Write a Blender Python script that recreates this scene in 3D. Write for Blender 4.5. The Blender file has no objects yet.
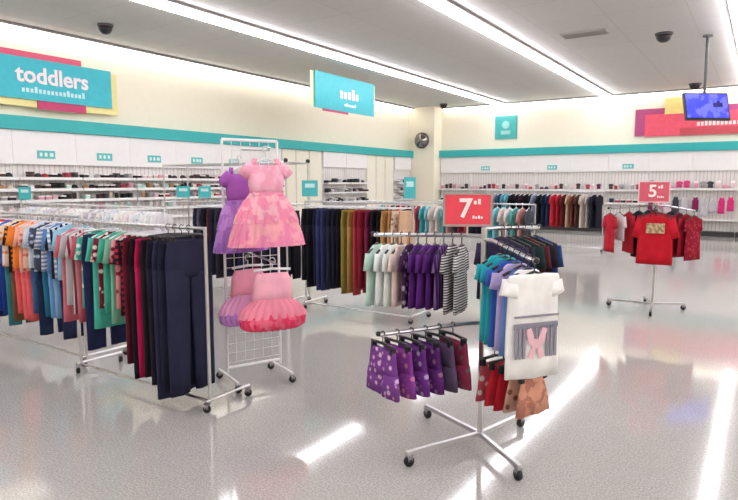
import bpy, bmesh, math, random
from mathutils import Vector, Matrix
random.seed(11)
PI = math.pi
scn = bpy.context.scene
COL = scn.collection

# ------------------------------------------------------------------ materials
def lin(h):
    h = h.lstrip('#')
    out = []
    for i in (0, 2, 4):
        c = int(h[i:i+2], 16)/255
        out.append(c/12.92 if c <= .04045 else ((c+.055)/1.055)**2.4)
    return (*out, 1)

_mats = {}
def mat(col, rough=.6, metal=0., pat=None, col2=None, scale=1., emit=0., noise=.12, bump=0., coat=0., spec=.5):
    key = (col, rough, metal, pat, col2, scale, emit, noise, bump, coat, spec)
    if key in _mats: return _mats[key]
    m = bpy.data.materials.new('surface'); m.use_nodes = True
    nt = m.node_tree; N = nt.nodes; L = nt.links
    b = N['Principled BSDF']
    b.inputs['Roughness'].default_value = rough
    b.inputs['Metallic'].default_value = metal
    b.inputs['Specular IOR Level'].default_value = spec
    b.inputs['Coat Weight'].default_value = coat
    tc = N.new('ShaderNodeTexCoord')
    no = N.new('ShaderNodeTexNoise'); no.inputs['Scale'].default_value = 9; no.inputs['Detail'].default_value = 3
    L.new(tc.outputs['Object'], no.inputs['Vector'])
    c1 = lin(col)
    def mix(fac, a, bb):
        x = N.new('ShaderNodeMix'); x.data_type = 'RGBA'
        if isinstance(fac, (int, float)): x.inputs[0].default_value = fac
        else: L.new(fac, x.inputs[0])
        for s, v in ((6, a), (7, bb)):
            if isinstance(v, tuple): x.inputs[s].default_value = v
            else: L.new(v, x.inputs[s])
        return x.outputs[2]
    def ramp(src, a, b2):
        r = N.new('ShaderNodeMapRange'); r.inputs[1].default_value = a; r.inputs[2].default_value = b2
        L.new(src, r.inputs[0]); return r.outputs[0]
    base = c1
    if pat in ('hstripe', 'vstripe', 'plaid'):
        c2 = lin(col2)
        def wave(axis, sc):
            w = N.new('ShaderNodeTexWave'); w.wave_type = 'BANDS'; w.bands_direction = axis
            w.inputs['Scale'].default_value = sc; w.inputs['Distortion'].default_value = .3
            L.new(tc.outputs['Object'], w.inputs['Vector'])
            return ramp(w.outputs['Fac'], .42, .58)
        if pat == 'hstripe': base = mix(wave('Z', 9*scale), c1, c2)
        elif pat == 'vstripe': base = mix(wave('X', 9*scale), c1, c2)
        else:
            a = mix(wave('Z', 7*scale), c1, c2)
            base = mix(wave('X', 7*scale), a, lin('2a2028'))
    elif pat == 'floral':
        v = N.new('ShaderNodeTexVoronoi'); v.inputs['Scale'].default_value = 22*scale
        L.new(tc.outputs['Object'], v.inputs['Vector'])
        base = mix(ramp(v.outputs['Distance'], .28, .42), lin(col2), c1)
    elif pat == 'blotch':
        n2 = N.new('ShaderNodeTexNoise'); n2.inputs['Scale'].default_value = 14*scale
        L.new(tc.outputs['Object'], n2.inputs['Vector'])
        base = mix(ramp(n2.outputs['Fac'], .47, .53), c1, lin(col2))
    elif pat == 'grid':
        br = N.new('ShaderNodeTexBrick'); br.offset = 0
        br.inputs['Scale'].default_value = 1; br.inputs['Mortar Size'].default_value = .012
        br.inputs['Brick Width'].default_value = scale; br.inputs['Row Height'].default_value = scale
        br.inputs['Color1'].default_value = c1; br.inputs['Color2'].default_value = tuple(x*.96 for x in c1[:3])+(1,)
        br.inputs['Mortar'].default_value = lin(col2)
        L.new(tc.outputs['Object'], br.inputs['Vector']); base = br.outputs['Color']
    elif pat == 'speckle':
        n2 = N.new('ShaderNodeTexNoise'); n2.inputs['Scale'].default_value = 38*scale; n2.inputs['Detail'].default_value = 6
        L.new(tc.outputs['Object'], n2.inputs['Vector'])
        base = mix(ramp(n2.outputs['Fac'], .38, .66), c1, lin(col2))
        n3 = N.new('ShaderNodeTexNoise'); n3.inputs['Scale'].default_value = .5
        L.new(tc.outputs['Object'], n3.inputs['Vector'])
        rr = N.new('ShaderNodeMapRange'); rr.inputs[1].default_value = .3; rr.inputs[2].default_value = .7
        rr.inputs[3].default_value = rough*.8; rr.inputs[4].default_value = rough*1.25
        L.new(n3.outputs['Fac'], rr.inputs[0]); L.new(rr.outputs[0], b.inputs['Roughness'])
    if noise:
        dark = mix(1., (0, 0, 0, 1), (0, 0, 0, 1))
        mm = N.new('ShaderNodeMix'); mm.data_type = 'RGBA'; mm.blend_type = 'MULTIPLY'
        f = N.new('ShaderNodeMapRange'); f.inputs[1].default_value = .35; f.inputs[2].default_value = .65
        f.inputs[3].default_value = noise; f.inputs[4].default_value = 0
        L.new(no.outputs['Fac'], f.inputs[0]); L.new(f.outputs[0], mm.inputs[0])
        if isinstance(base, tuple): mm.inputs[6].default_value = base
        else: L.new(base, mm.inputs[6])
        mm.inputs[7].default_value = (.35, .35, .35, 1)
        base = mm.outputs[2]
    if isinstance(base, tuple): b.inputs['Base Color'].default_value = base
    else: L.new(base, b.inputs['Base Color'])
    if emit:
        if isinstance(base, tuple): b.inputs['Emission Color'].default_value = base
        else: L.new(base, b.inputs['Emission Color'])
        b.inputs['Emission Strength'].default_value = emit
    if bump:
        bp = N.new('ShaderNodeBump'); bp.inputs['Strength'].default_value = bump
        L.new(no.outputs['Fac'], bp.inputs['Height']); L.new(bp.outputs[0], b.inputs['Normal'])
    _mats[key] = m
    return m

def cloth(col, pat=None, col2=None, scale=1.):
    return mat(col, .92, 0, pat, col2, scale, noise=.22, spec=.15)

CHROME = mat('c9c8ca', .28, 1., noise=.05)
STEEL = mat('a9a8ac', .35, 1., noise=.05)
WHITEMETAL = mat('eeeceb', .4, noise=.03)
BLACK = mat('17161a', .5, noise=.1)
BLACKP = mat('201d22', .35, noise=.05)
CLEAR = mat('dcdde0', .3, noise=.03)

# ------------------------------------------------------------------ mesh helpers
class MB:
    def __init__(s): s.bm = bmesh.new(); s.mi = 0
    def _set(s, n0):
        s.bm.faces.ensure_lookup_table()
        for f in s.bm.faces[n0:]: f.material_index = s.mi
    def box(s, x0, x1, y0, y1, z0, z1, bev=0.):
        n0 = len(s.bm.faces)
        r = bmesh.ops.create_cube(s.bm, size=1.)
        vs = r['verts']
        for v in vs:
            v.co = Vector(((x0+x1)/2+v.co.x*(x1-x0), (y0+y1)/2+v.co.y*(y1-y0), (z0+z1)/2+v.co.z*(z1-z0)))
        if bev:
            es = list({e for v in vs for e in v.link_edges})
            bmesh.ops.bevel(s.bm, geom=es, offset=bev, segments=2, affect='EDGES', profile=.5)
        s._set(n0); return s
    def tube(s, pts, r, n=8, cap=True):
        n0 = len(s.bm.faces)
        pts = [Vector(p) for p in pts]
        rings = []
        up = Vector((0, 0, 1))
        for i, p in enumerate(pts):
            if i == 0: d = pts[1]-p
            elif i == len(pts)-1: d = p-pts[i-1]
            else: d = (pts[i+1]-p).normalized()+(p-pts[i-1]).normalized()
            d.normalize()
            a = d.cross(up)
            if a.length < 1e-3: a = d.cross(Vector((1, 0, 0)))
            a.normalize(); b = d.cross(a).normalized()
            rr = r[i] if isinstance(r, (list, tuple)) else r
            rings.append([s.bm.verts.new(p+a*rr*math.cos(2*PI*k/n)+b*rr*math.sin(2*PI*k/n)) for k in range(n)])
        for i in range(len(rings)-1):
            for k in range(n):
                s.bm.faces.new((rings[i][k], rings[i][(k+1) % n], rings[i+1][(k+1) % n], rings[i+1][k]))
        if cap:
            s.bm.faces.new(rings[0][::-1]); s.bm.faces.new(rings[-1])
        s._set(n0); return s
    def lathe(s, prof, c=(0, 0, 0), axis='z', n=16):
        n0 = len(s.bm.faces)
        rings = []
        for (r, h) in prof:
            ring = []
            for k in range(n):
                a = 2*PI*k/n; x, y = max(r, 1e-4)*math.cos(a), max(r, 1e-4)*math.sin(a)
                p = {'z': (x, y, h), 'x': (h, x, y), 'y': (x, h, y)}[axis]
                ring.append(s.bm.verts.new(Vector(c)+Vector(p)))
            rings.append(ring)
        for i in range(len(rings)-1):
            for k in range(n):
                s.bm.faces.new((rings[i][k], rings[i][(k+1) % n], rings[i+1][(k+1) % n], rings[i+1][k]))
        s.bm.faces.new(rings[0][::-1]); s.bm.faces.new(rings[-1])
        s._set(n0); return s
    def loft(s, rows, n=16, amp=.0, k=20., ph=0., sq=.75, ruf=0., rk=12, cap=True):
        """rows: (x, y, z, half width, half thickness); ring perpendicular to the path in the XZ plane"""
        n0 = len(s.bm.faces)
        rings = []; m = len(rows)
        for i, (x, y, z, hw, ht) in enumerate(rows):
            a, b = rows[max(0, i-1)], rows[min(m-1, i+1)]
            d = Vector((b[0]-a[0], 0, b[2]-a[2])).normalized()
            nx = Vector((-d.z, 0, d.x))
            t = i/(m-1); ring = []
            for q in range(n):
                th = 2*PI*q/n; c, sn = math.cos(th), math.sin(th)
                f = 1+ruf*t*math.sin(rk*th+ph)
                u = hw*c*f
                v = math.copysign(abs(sn)**sq, sn)*ht*f + amp*(t**.7)*(math.sin(k*u+ph)+.5*math.sin(2.3*k*u+ph*2+z*9))
                ring.append(s.bm.verts.new(Vector((x, y+v, z))+nx*u))
            rings.append(ring)
        for i in range(m-1):
            for q in range(n):
                s.bm.faces.new((rings[i][q], rings[i][(q+1) % n], rings[i+1][(q+1) % n], rings[i+1][q]))
        if cap:
            s.bm.faces.new(rings[0][::-1]); s.bm.faces.new(rings[-1])
        s._set(n0); return s
    def mesh(s, name, smooth=False):
        bmesh.ops.recalc_face_normals(s.bm, faces=s.bm.faces)
        me = bpy.data.meshes.new(name); s.bm.to_mesh(me); s.bm.free()
        if smooth:
            for p in me.polygons: p.use_smooth = True
        return me
    def build(s, name, m, parent=None, loc=(0, 0, 0), rz=0, smooth=False):
        me = s.mesh(name, smooth)
        for mm in (m if isinstance(m, (list, tuple)) else [m]): me.materials.append(mm)
        return link(name, me, parent, loc, rz)

def link(name, me, parent=None, loc=(0, 0, 0), rz=0):
    o = bpy.data.objects.new(name, me); COL.objects.link(o)
    o.location = loc; o.rotation_euler = (0, 0, rz)
    if parent: o.parent = parent
    return o
def use(name, me, m, parent=None, loc=(0, 0, 0), rz=0):
    """an object of its own on shared mesh data with its own material"""
    o = link(name, me, parent, loc, rz)
    o.material_slots[0].link = 'OBJECT'; o.material_slots[0].material = m
    return o
def shared(mb, smooth=True, extra=None):
    me = mb.mesh('shape', smooth); me.materials.append(CLEAR)
    for e in (extra or []): me.materials.append(e)
    return me
def tag(o, label, cat, group=None):
    o['label'] = label; o['category'] = cat
    if group: o['group'] = group
    return o
def empty(name, loc, rz=0, label=None, cat=None, group=None):
    o = bpy.data.objects.new(name, None); COL.objects.link(o)
    o.location = loc; o.rotation_euler = (0, 0, rz); o.empty_display_size = .1
    if label: tag(o, label, cat, group)
    return o
def struct(o): o['kind'] = 'structure'; return o
ORD = ['first', 'second', 'third', 'fourth', 'fifth', 'sixth', 'seventh', 'eighth', 'ninth', 'tenth', 'eleventh', 'twelfth',
       'thirteenth', 'fourteenth', 'fifteenth', 'sixteenth', 'seventeenth', 'eighteenth', 'nineteenth', 'twentieth']
def ordn(i):
    if i < 20: return ORD[i]
    return {20: 'twenty-first', 21: 'twenty-second', 22: 'twenty-third', 23: 'twenty-fourth', 24: 'twenty-fifth', 25: 'twenty-sixth',
            26: 'twenty-seventh', 27: 'twenty-eighth', 28: 'twenty-ninth', 29: 'thirtieth', 30: 'thirty-first', 31: 'thirty-second',
            32: 'thirty-third', 33: 'thirty-fourth', 34: 'thirty-fifth'}[i]

# ------------------------------------------------------------------ camera
H = 1.6; F = 596.; PITCH = math.atan(67/596.)
cp, sp = math.cos(PITCH), math.sin(PITCH)
A = math.atan2((765-369)/F, cp+(67/596.)*sp)
cam = bpy.data.cameras.new('camera'); co = bpy.data.objects.new('camera', cam); COL.objects.link(co)
co.location = (0, 0, H); co.rotation_euler = (PI/2-PITCH, 0, A)
cam.sensor_width = 36; cam.lens = 36*F/738; cam.clip_start = .05; cam.clip_end = 100
scn.camera = co
def proj(X, Y, Z):
    f = -math.sin(A)*X+math.cos(A)*Y; r = math.cos(A)*X+math.sin(A)*Y; z = Z-H
    d = f*cp-z*sp; u = f*sp+z*cp
    return 369+F*r/d, 250-F*u/d
def seen(X, Y, Z, m=0):
    if -math.sin(A)*X+math.cos(A)*Y < .5: return False
    x, y = proj(X, Y, Z); return -m < x < 738+m and -m < y < 500+m

# ------------------------------------------------------------------ room
X0, X1, Y0, Y1, ZC = -11.6, 7.2, -5., 21., 4.45
FLOOR = mat('a19d9a', .085, 0, 'speckle', 'c3c0bd', 2.4, noise=.05, spec=.8)
CEIL = mat('d0ccc8', .75, 0, 'grid', 'c3bfbb', 1.22, noise=.05)
CREAM = mat('f6eedb', .8, noise=.03)
struct(MB().box(X0, X1, Y0, Y1, -.1, 0).build('floor', FLOOR))
struct(MB().box(X0, X1, Y0, Y1, ZC, ZC+.1).build('ceiling', CEIL))
struct(MB().box(X0-.1, X0, Y0, Y1, 0, ZC).build('wall_left', CREAM))
struct(MB().box(X0, X1, Y1, Y1+.1, 0, ZC).build('wall_back', CREAM))
struct(MB().box(X1, X1+.1, Y0, Y1, 0, ZC).build('wall_right', CREAM))
struct(MB().box(X0, X1, Y0-.1, Y0, 0, ZC).build('wall_front', CREAM))
struct(MB().box(X0, -10.5, 20.35, Y1, 0, ZC).build('trim_1', CREAM))
TEAL = mat('2fb0b2', .5, noise=.05)
struct(MB().box(X0, -11.38, -1., 20.35, 2.575, 2.82).build('trim_2', TEAL))
struct(MB().box(-10.5, X1, 20.78, Y1, 2.575, 2.83).build('trim_3', TEAL))

# strip lights
LENS = mat('fbfaff', .5, emit=17.5, noise=0)
HOUS = mat('8d8a88', .6, noise=.05)
def strip(x0, y0, x1, y1, w, label, group='continuous ceiling light strips', emis=LENS):
    L_ = math.hypot(x1-x0, y1-y0); rz = math.atan2(y1-y0, x1-x0)
    r = empty('strip_light', (x0, y0, ZC), rz, label, 'ceiling light', group)
    MB().box(0, L_, -w/2-.03, w/2+.03, -.05, 0).build('housing', HOUS, r)
    MB().box(.02, L_-.02, -w/2, w/2, -.14, -.05, .02).build('lens', emis, r)
    return r
SL = {-8.: 'long white ceiling light strip running just right of the hanging teal sign',
      -4.4: 'long white ceiling light strip near the grey air vent, middle of the ceiling',
      -.55: 'bright ceiling light strip at right edge, beside the television pole'}
for x, lb in SL.items(): strip(x, -4.6, x, 20.75, .17, lb)
for x in (3.1, 6.4): strip(x, -4.6, x, 20.75, .17, 'white ceiling light strip on the right, outside the photograph')
strip(-11.42, -4.6, -11.42, 20.3, .1, 'thin white light strip along the top of the cream left wall', emis=mat('fffaf2', .5, emit=4.5, noise=0))
strip(-10.4, 20.86, 7., 20.86, .08, 'thin white light strip along the top of the cream back wall', emis=mat('fffaf2', .5, emit=4.5, noise=0))

# ceiling items
def dome(x, y, label, r=.13):
    o = empty('dome_camera', (x, y, ZC), 0, label, 'security camera', 'dome cameras on the ceiling')
    MB().lathe([(r*1.15, 0), (r*1.15, -.03), (r*.95, -.045)], n=20).build('base', mat('55504e', .5), o, smooth=True)
    MB().lathe([(r, -.04), (r*.98, -.08), (r*.8, -.13), (r*.45, -.165), (.0, -.175)], n=20).build('dome', BLACKP, o, smooth=True)
dome(-10.15, 6.7, 'black dome camera on the ceiling above the toddlers sign', .12)
dome(-1.79, 12.97, 'black dome camera on the grey ceiling left of the television pole', .14)
dome(-1.86, 19.9, 'small far dome camera on the ceiling just above the television', .15)
dome(-9.9, 19.9, 'small far dome camera on the ceiling above the corner column', .13)
v = empty('air_vent', (-3.05, 12.1, ZC), 0, 'flat grey rectangular air vent in the ceiling beside the middle light strip', 'vent')
MB().box(-.42, .42, -.18, .18, -.03, 0).build('frame', mat('a9a5a1', .6), v)
m = MB()
for i in range(7): m.box(-.39, .39, -.15+i*.047, -.13+i*.047, -.04, -.028)
m.build('slats', mat('9d9995', .6), v)
# convex mirror on column
o = empty('security_mirror', (-10.95, 20.35, 3.2), 0, 'round dark convex security mirror on the cream corner column', 'mirror')
MB().lathe([(.02, -.34), (.14, -.32), (.23, -.25), (.27, -.17), (.27, -.14)], axis='y', n=24).build('mirror', mat('8a8688', .12, 1., noise=0), o, smooth=True)
MB().lathe([(.27, -.17), (.3, -.15), (.3, -.12), (.1, -.1)], axis='y', n=24).build('rim', mat('4c4540', .5), o, smooth=True)
MB().tube([(0, -.12, 0), (0, 0, .05)], .025).build('bracket', mat('5b5048', .5), o)

# ------------------------------------------------------------------ signs
def text_mesh(body, size, ext=.004, off=.0, shear=0.):
    cu = bpy.data.curves.new('t', 'FONT'); cu.body = body; cu.size = size; cu.extrude = ext; cu.offset = off; cu.shear = shear
    cu.align_x = 'CENTER'; cu.align_y = 'CENTER'; cu.resolution_u = 3
    ob = bpy.data.objects.new('t', cu); COL.objects.link(ob)
    dg = bpy.context.evaluated_depsgraph_get()
    me = bpy.data.meshes.new_from_object(ob.evaluated_get(dg))
    bpy.data.objects.remove(ob); bpy.data.curves.remove(cu)
    me.transform(Matrix.Rotation(PI/2, 4, 'X'))
    return me
def lettering(body, size, m, parent, loc, off=0., shear=0., name='lettering'):
    me = text_mesh(body, size, off=off, shear=shear); me.materials.clear(); me.materials.append(m)
    return link(name, me, parent, loc)
def plate(x0, x1, z0, z1, y, name, m, parent, t=.02, bev=.0):
    return MB().box(x0, x1, y-t, y, z0, z1, bev).build(name, m, parent)
PAPER = mat('fbf7f4', .7, noise=.02)
SKY = mat('38bfd0', .5, noise=.12)
MAG = mat('c9386f', .5, noise=.06); PINK = mat('ea5a7d', .5, noise=.06); YEL = mat('f7e9a0', .6, noise=.04)
def scribble(n, x0, x1, z0, z1, y, m, parent, name='small_lettering', seed=1):
    """a line of print too blurred to read: uneven upright dashes"""
    rnd = random.Random(seed); mb = MB(); w = (x1-x0)/n
    for i in range(n):
        h = z0+(z1-z0)*rnd.choice((.65, .7, 1.))
        mb.box(x0+i*w+w*.12, x0+i*w+w*.8, y-.006, y, z0, h)
    return mb.build(name, m, parent)
# toddlers sign: local x runs along the wall (+Y), front is -y
s = empty('wall_sign', (-11.42, 6.2, 3.0), PI/2, 'wide turquoise wall sign lettered toddlers with pink and yellow edges', 'sign')
plate(-2.2, 1.52, .0, .83, -.0, 'yellow_panel', YEL, s)
plate(-2.3, .75, .62, .985, -.022, 'pink_panel', PINK, s)
plate(-.15, .8, -.03, .3, -.03, 'magenta_panel', MAG, s)
plate(-2.4, 1.36, .125, .87, -.055, 'turquoise_panel', SKY, s)
lettering('toddlers', .41, mat('fdeef2', .6, noise=.02), s, (.16, -.083, .56), off=.01)
scribble(16, -.45, .78, .25, .36, -.076, mat('c7eef2', .6), s, seed=4)
# hanging turquoise sign
s = empty('hanging_sign', (-9., 12.53, 3.38), PI/2, 'turquoise rectangular sign hanging from the ceiling before the left wall', 'sign')
plate(-1.38, 1.38, .03, .84, .02, 'yellow_panel', mat('e6ecc0', .6), s)
plate(-.95, .1, -.05, .2, -.01, 'magenta_panel', MAG, s)
plate(-1.27, 1.27, .0, .85, -.03, 'turquoise_panel', mat('2fa6b2', .5, noise=.12), s)
scribble(5, -.3, .55, .32, .58, -.05, mat('f3c9dc', .6), s, 'lettering', 7)
scribble(7, -.1, .42, .14, .22, -.05, mat('e8f7fa', .6), s, seed=9)
for x in (-1.1, 1.1): MB().tube([(x, 0, .84), (x, 0, 1.07)], .006, 6).build('wire', STEEL, s)
# small square teal sign on back wall
s = empty('wall_sign', (-7.92, 20.98, 3.18), 0, 'small square teal sign high on the back wall near the corner column', 'sign')
plate(-.41, .41, 0, .82, 0, 'panel', mat('45b3b0', .55), s, .03)
plate(-.5, .36, .1, .95, .012, 'pale_panel', mat('f3ece6', .6), s, .01)
MB().lathe([(.14, -.035), (.14, -.045)], (0, 0, .5), 'y', 20).box(-.18, .18, -.045, -.035, .16, .3).build('emblem', mat('a3dbd6', .6), s)
# pink banner on the back wall
s = empty('wall_sign', (-3.6, 20.97, 3.03), 0, 'long pink and red banner sign on the back wall behind the television', 'sign')
plate(0, 4.9, .06, .9, 0, 'purple_panel', mat('b5487f', .55), s)
plate(.3, 4.9, .03, .72, -.022, 'pink_panel', mat('f05a72', .55), s)
plate(.85, 1.65, .7, 1.2, -.03, 'yellow_panel', mat('f6dd8c', .55), s)
plate(1.3, 4.9, .03, .26, -.044, 'red_panel', mat('cf4f5c', .55), s)
scribble(13, 1.75, 3.1, .3, .46, -.05, mat('ffe9e6', .6), s, 'lettering', 12)
plate(2.95, 4.5, .62, 1.0, -.03, 'upper_panel', mat('e0668a', .55), s)
# television
t = empty('television', (-1.1, 13.6, ZC), A*.9, 'flat television with blue screen hanging from a ceiling pole', 'television')
MB().lathe([(.09, 0), (.09, -.03), (.03, -.04)], n=16).build('ceiling_plate', mat('6a6668', .5), t)
MB().tube([(0, 0, -.02), (0, 0, -1.25)], .028, 10).build('pole', mat('4a474b', .4), t)
tv = MB().box(-.45, .45, -.03, .03, -.28, .28, .01).build('casing', BLACKP, t, (.02, -.06, -1.37)); tv.rotation_euler = (-.28, .0, .12)
sc_m = mat('3a3fd0', .3, 0, 'blotch', '5b60e8', .35, emit=.9, noise=.25)
MB().box(-.42, .42, -.038, -.03, -.235, .25).build('screen', sc_m, tv)
MB().box(.12, .31, -.044, -.037, -.02, .07, .01).box(.2, .26, -.044, -.037, .04, .11).build('picture', mat('1d1d66', .4, emit=.2), tv)

# ------------------------------------------------------------------ wall gondolas and their goods
PANEL = mat('f1eeee', .6, noise=.03); PEG = mat('e9e4e2', .7, 0, 'grid', 'cfc8c6', .1, noise=.03)
PLAQ = mat('5fc0bf', .5, noise=.05)
def bay(loc, rz, w, shelves, label, plaque, header=(1.95, 2.57), depth=.32, back=PEG, seed=0, dark_edge=False, group='white shelving units along the walls'):
    """local x along the wall, front is -y, wall at y=0"""
    r = empty('wall_shelving_unit', loc, rz, label, 'shelving unit', group)
    MB().box(-w/2+.012, w/2-.012, -.06, 0, .12, header[0]).build('back_panel', back, r)
    MB().box(-w/2+.001, w/2-.001, -.15, 0, header[0], header[1]).build('header_panel', PANEL, r)
    for x in (-w/2+.005, w/2-.03): MB().box(x, x+.025, -.09, -.06, .1, header[0]).build('upright', WHITEMETAL, r)
    MB().box(-w/2+.012, w/2-.012, -depth-.1, 0, 0, .14, .01).build('base_deck', mat('2e2c2e', .5) if dark_edge else WHITEMETAL, r)
    for z in shelves:
        MB().box(-w/2+.012, w/2-.012, -depth, -.06, z-.02, z).box(-w/2+.012, w/2-.012, -depth-.015, -depth, z-.035, z+.02).build('shelf', WHITEMETAL, r)
    if plaque:
        p = MB().box(-.17, .17, -.165, -.15, 2.06, 2.21, .004).build('size_plaque', PLAQ, r)
        rnd = random.Random(seed); mb = MB()
        for i in range(3): mb.box(-.13+i*.095, -.13+i*.095+rnd.choice((.05, .07)), -.17, -.164, 2.1, 2.17)
        mb.build('print', mat('dcefef', .6), p)
    return r

# goods: shared shapes
def packet_mesh():
    m = MB(); m.loft([(0, 0, -.03, .05, .006), (0, 0, -.05, .052, .018), (0, 0, -.1, .054, .026), (0, 0, -.155, .052, .02), (0, 0, -.17, .05, .006)], 12, .002, 60)
    m.mi = 1; m.box(-.05, .05, -.004, .004, -.04, .02); return shared(m, True, [PAPER])
def cap_mesh():
    m = MB(); m.lathe([(.075, .0), (.076, .03), (.066, .065), (.04, .088), (.01, .095)], (0, 0, 0), n=14)
    m.loft([(0, -.07, .012, .06, .045), (0, -.075, .004, .062, .05)], 14); return shared(m)
def stack_mesh():
    m = MB()
    for i in range(4): m.box(-.062+random.uniform(-.004, .004), .062, -.09, .08, i*.032, i*.032+.029, .011)
    return shared(m)
def tinytop_mesh():
    m = MB(); m.loft([(0, 0, -.01, .03, .01), (0, 0, -.03, .06, .014), (0, 0, -.1, .058, .02), (0, 0, -.2, .07, .022)], 12, .004, 70)
    for sgn in (-1, 1): m.loft([(sgn*.048, 0, -.025, .02, .012), (sgn*.066, 0, -.09, .02, .013)], 8)
    m.mi = 1; m.tube([(-.05, 0, -.01), (0, 0, .012), (.05, 0, -.01)], .004, 5); return shared(m, True, [WHITEMETAL])
def shoe_box_mesh():
    m = MB(); m.box(-.06, .06, -.1, .09, 0, .075, .004); m.mi = 1; m.box(-.063, .063, -.104, .094, .07, .098, .004); return shared(m, False, [PAPER])
GM = {'packet': packet_mesh(), 'cap': cap_mesh(), 'folded_stack': stack_mesh(), 'small_top': tinytop_mesh(), 'shoe_box': shoe_box_mesh()}
GNAME = {'packet': 'carded packet', 'cap': 'small cap', 'folded_stack': 'folded clothes', 'small_top': 'tiny top', 'shoe_box': 'lidded box'}
GCAT = {'packet': 'packet', 'cap': 'cap', 'folded_stack': 'folded clothes', 'small_top': 'shirt', 'shoe_box': 'box'}
GC = {'white': 'efecec', 'grey': 'a9a3a4', 'charcoal': '3b373b', 'pink': 'e29bb0', 'pale pink': 'edd0d4', 'red': 'b8384c', 'dark brown': '4a3431',
      'mint': 'b6dccf', 'lilac': 'c3b3d4', 'beige': 'd9c7b4', 'black': '1e1c1f', 'navy': '2d3450', 'hot pink': 'dd3c80', 'plum': '6d2c52', 'tan': 'b58d6a', 'teal': '3b9d9f', 'silver grey': 'c9c6c8'}
def wl(n, *w):
    return sum((w[1+2*i:2+2*i]*1 for i in range(0)), []) or n
def goods_row(base, rz, w, n, z, kinds, cols, where, group, ylocal, rnd=None, sc=1.):
    ca, sa = math.cos(rz), math.sin(rz); k = 0
    for i in range(n):
        lx = -w/2+w*(i+.5)/n+rnd.uniform(-.012, .012)
        if rnd.random() < .06: continue
        ly = ylocal+rnd.uniform(-.01, .01)
        X, Y = base[0]+lx*ca-ly*sa, base[1]+lx*sa+ly*ca
        if not seen(X, Y, z, 4): continue
        kd = rnd.choice(kinds); cn = rnd.choice(cols); hang = kd in ('packet', 'small_top')
        nm = kd if kd != 'folded_stack' else 'folded_clothes'
        o = use(nm, GM[kd], mat(GC[cn], .8, noise=.2), None, (X, Y, z+(0 if not hang else (.2 if kd == 'small_top' else .17))), rz)
        zs = rnd.uniform(.9, 1.08)*sc; o.scale = (sc, sc, zs)
        if hang: o.location.z = z+.005+(.212 if kd == 'small_top' else .172)*zs
        tag(o, f'{cn} {GNAME[kd]}, {ordn(k)} from left, {where}', GCAT[kd], group); k += 1

PALE = ['white', 'white', 'pale pink', 'grey', 'silver grey', 'mint', 'beige', 'white', 'pink', 'lilac']
MIX = ['charcoal', 'grey', 'white', 'pink', 'dark brown', 'beige', 'red', 'silver grey', 'black', 'pale pink', 'tan', 'mint', 'grey', 'black']
rnd = random.Random(5)
BW = 1.208
lnames = ['leftmost', 'second', 'third', 'fourth', 'fifth', 'sixth', 'seventh']
for k in range(7):
    yc = 4.98+1.21*k
    lab = f'white left wall shelving unit, {ordn(k)} from the left edge, packed with small goods'
    bay((X0, yc, 0), PI/2, BW, (.45, .85, 1.05, 1.27, 1.48, 1.69), lab, True, seed=k)
    for ri, (z, kinds, cols, rn) in enumerate(((1.70, ['cap', 'shoe_box', 'folded_stack'], ['charcoal', 'black', 'dark brown', 'grey', 'pink', 'pale pink', 'beige', 'black', 'red'], 'top'),
                                 (1.49, ['folded_stack', 'shoe_box', 'cap'], MIX, 'second'),
                                 (1.28, ['folded_stack', 'shoe_box', 'packet'], MIX+['red'], 'third'),
                                 (1.06, ['small_top', 'packet'], PALE, 'fourth'))):
        goods_row((X0, yc), PI/2, BW-.08, 8 if ri < 3 else 7, z, kinds, cols, f'{rn} shelf, {ordn(k)} left wall unit',
                  'small goods on the left wall shelves', -.2, rnd=rnd, sc=.85 if ri < 3 else .72)
for k, yc in enumerate((15.4, 16.62)):
    bay((X0, yc, 0), PI/2, BW, (.6, 1.0, 1.3, 1.6), f'white wall shelving unit with grey goods, {["left","right"][k]} of the pair behind the long rack', False, header=(2.1, 2.57))
    for z, rn in ((1.61, 'top'), (1.31, 'second'), (1.01, 'third')):
        goods_row((X0, yc), PI/2, BW-.1, 6, z, ['folded_stack', 'shoe_box', 'cap'], ['charcoal', 'grey', 'black', 'silver grey', 'dark brown'],
                  f'{rn} shelf, {["left","right"][k]} unit of far left pair', 'dark goods on the far left wall shelves', -.17, rnd=rnd)
yc = 19.7
bay((X0, yc, 0), PI/2, BW, (.6, 1.0, 1.3, 1.6), 'white wall shelving unit tucked against the corner column', False, header=(2.1, 2.57))
for z, rn in ((1.61, 'top'), (1.31, 'second'), (1.01, 'third')):
    goods_row((X0, yc), PI/2, BW-.1, 6, z, ['folded_stack', 'shoe_box'], ['charcoal', 'grey', 'black', 'silver grey', 'dark brown'],
              f'{rn} shelf, unit beside the corner column', 'dark goods beside the corner column', -.17, rnd=rnd)
# plain cream panels between them
for y0, y1, lb in ((12.9, 14.75, 'plain cream wall panel left of the paired far shelves'), (17.25, 19.05, 'plain cream wall panel between far shelves and corner unit')):
    p = empty('wall_panel', (X0, (y0+y1)/2, 0), PI/2, lb, 'wall panel', 'plain cream wall panels')
    w = y1-y0
    MB().box(-w/2, w/2, -.1, 0, .1, 2.57).build('board', mat('f3eddc', .7, noise=.03), p)
    for x in (-w/2, -w/6, w/6): MB().box(x, x+.03, -.12, -.1, .1, 2.57).build('joint_strip', mat('e5dfd2', .6), p)

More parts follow.
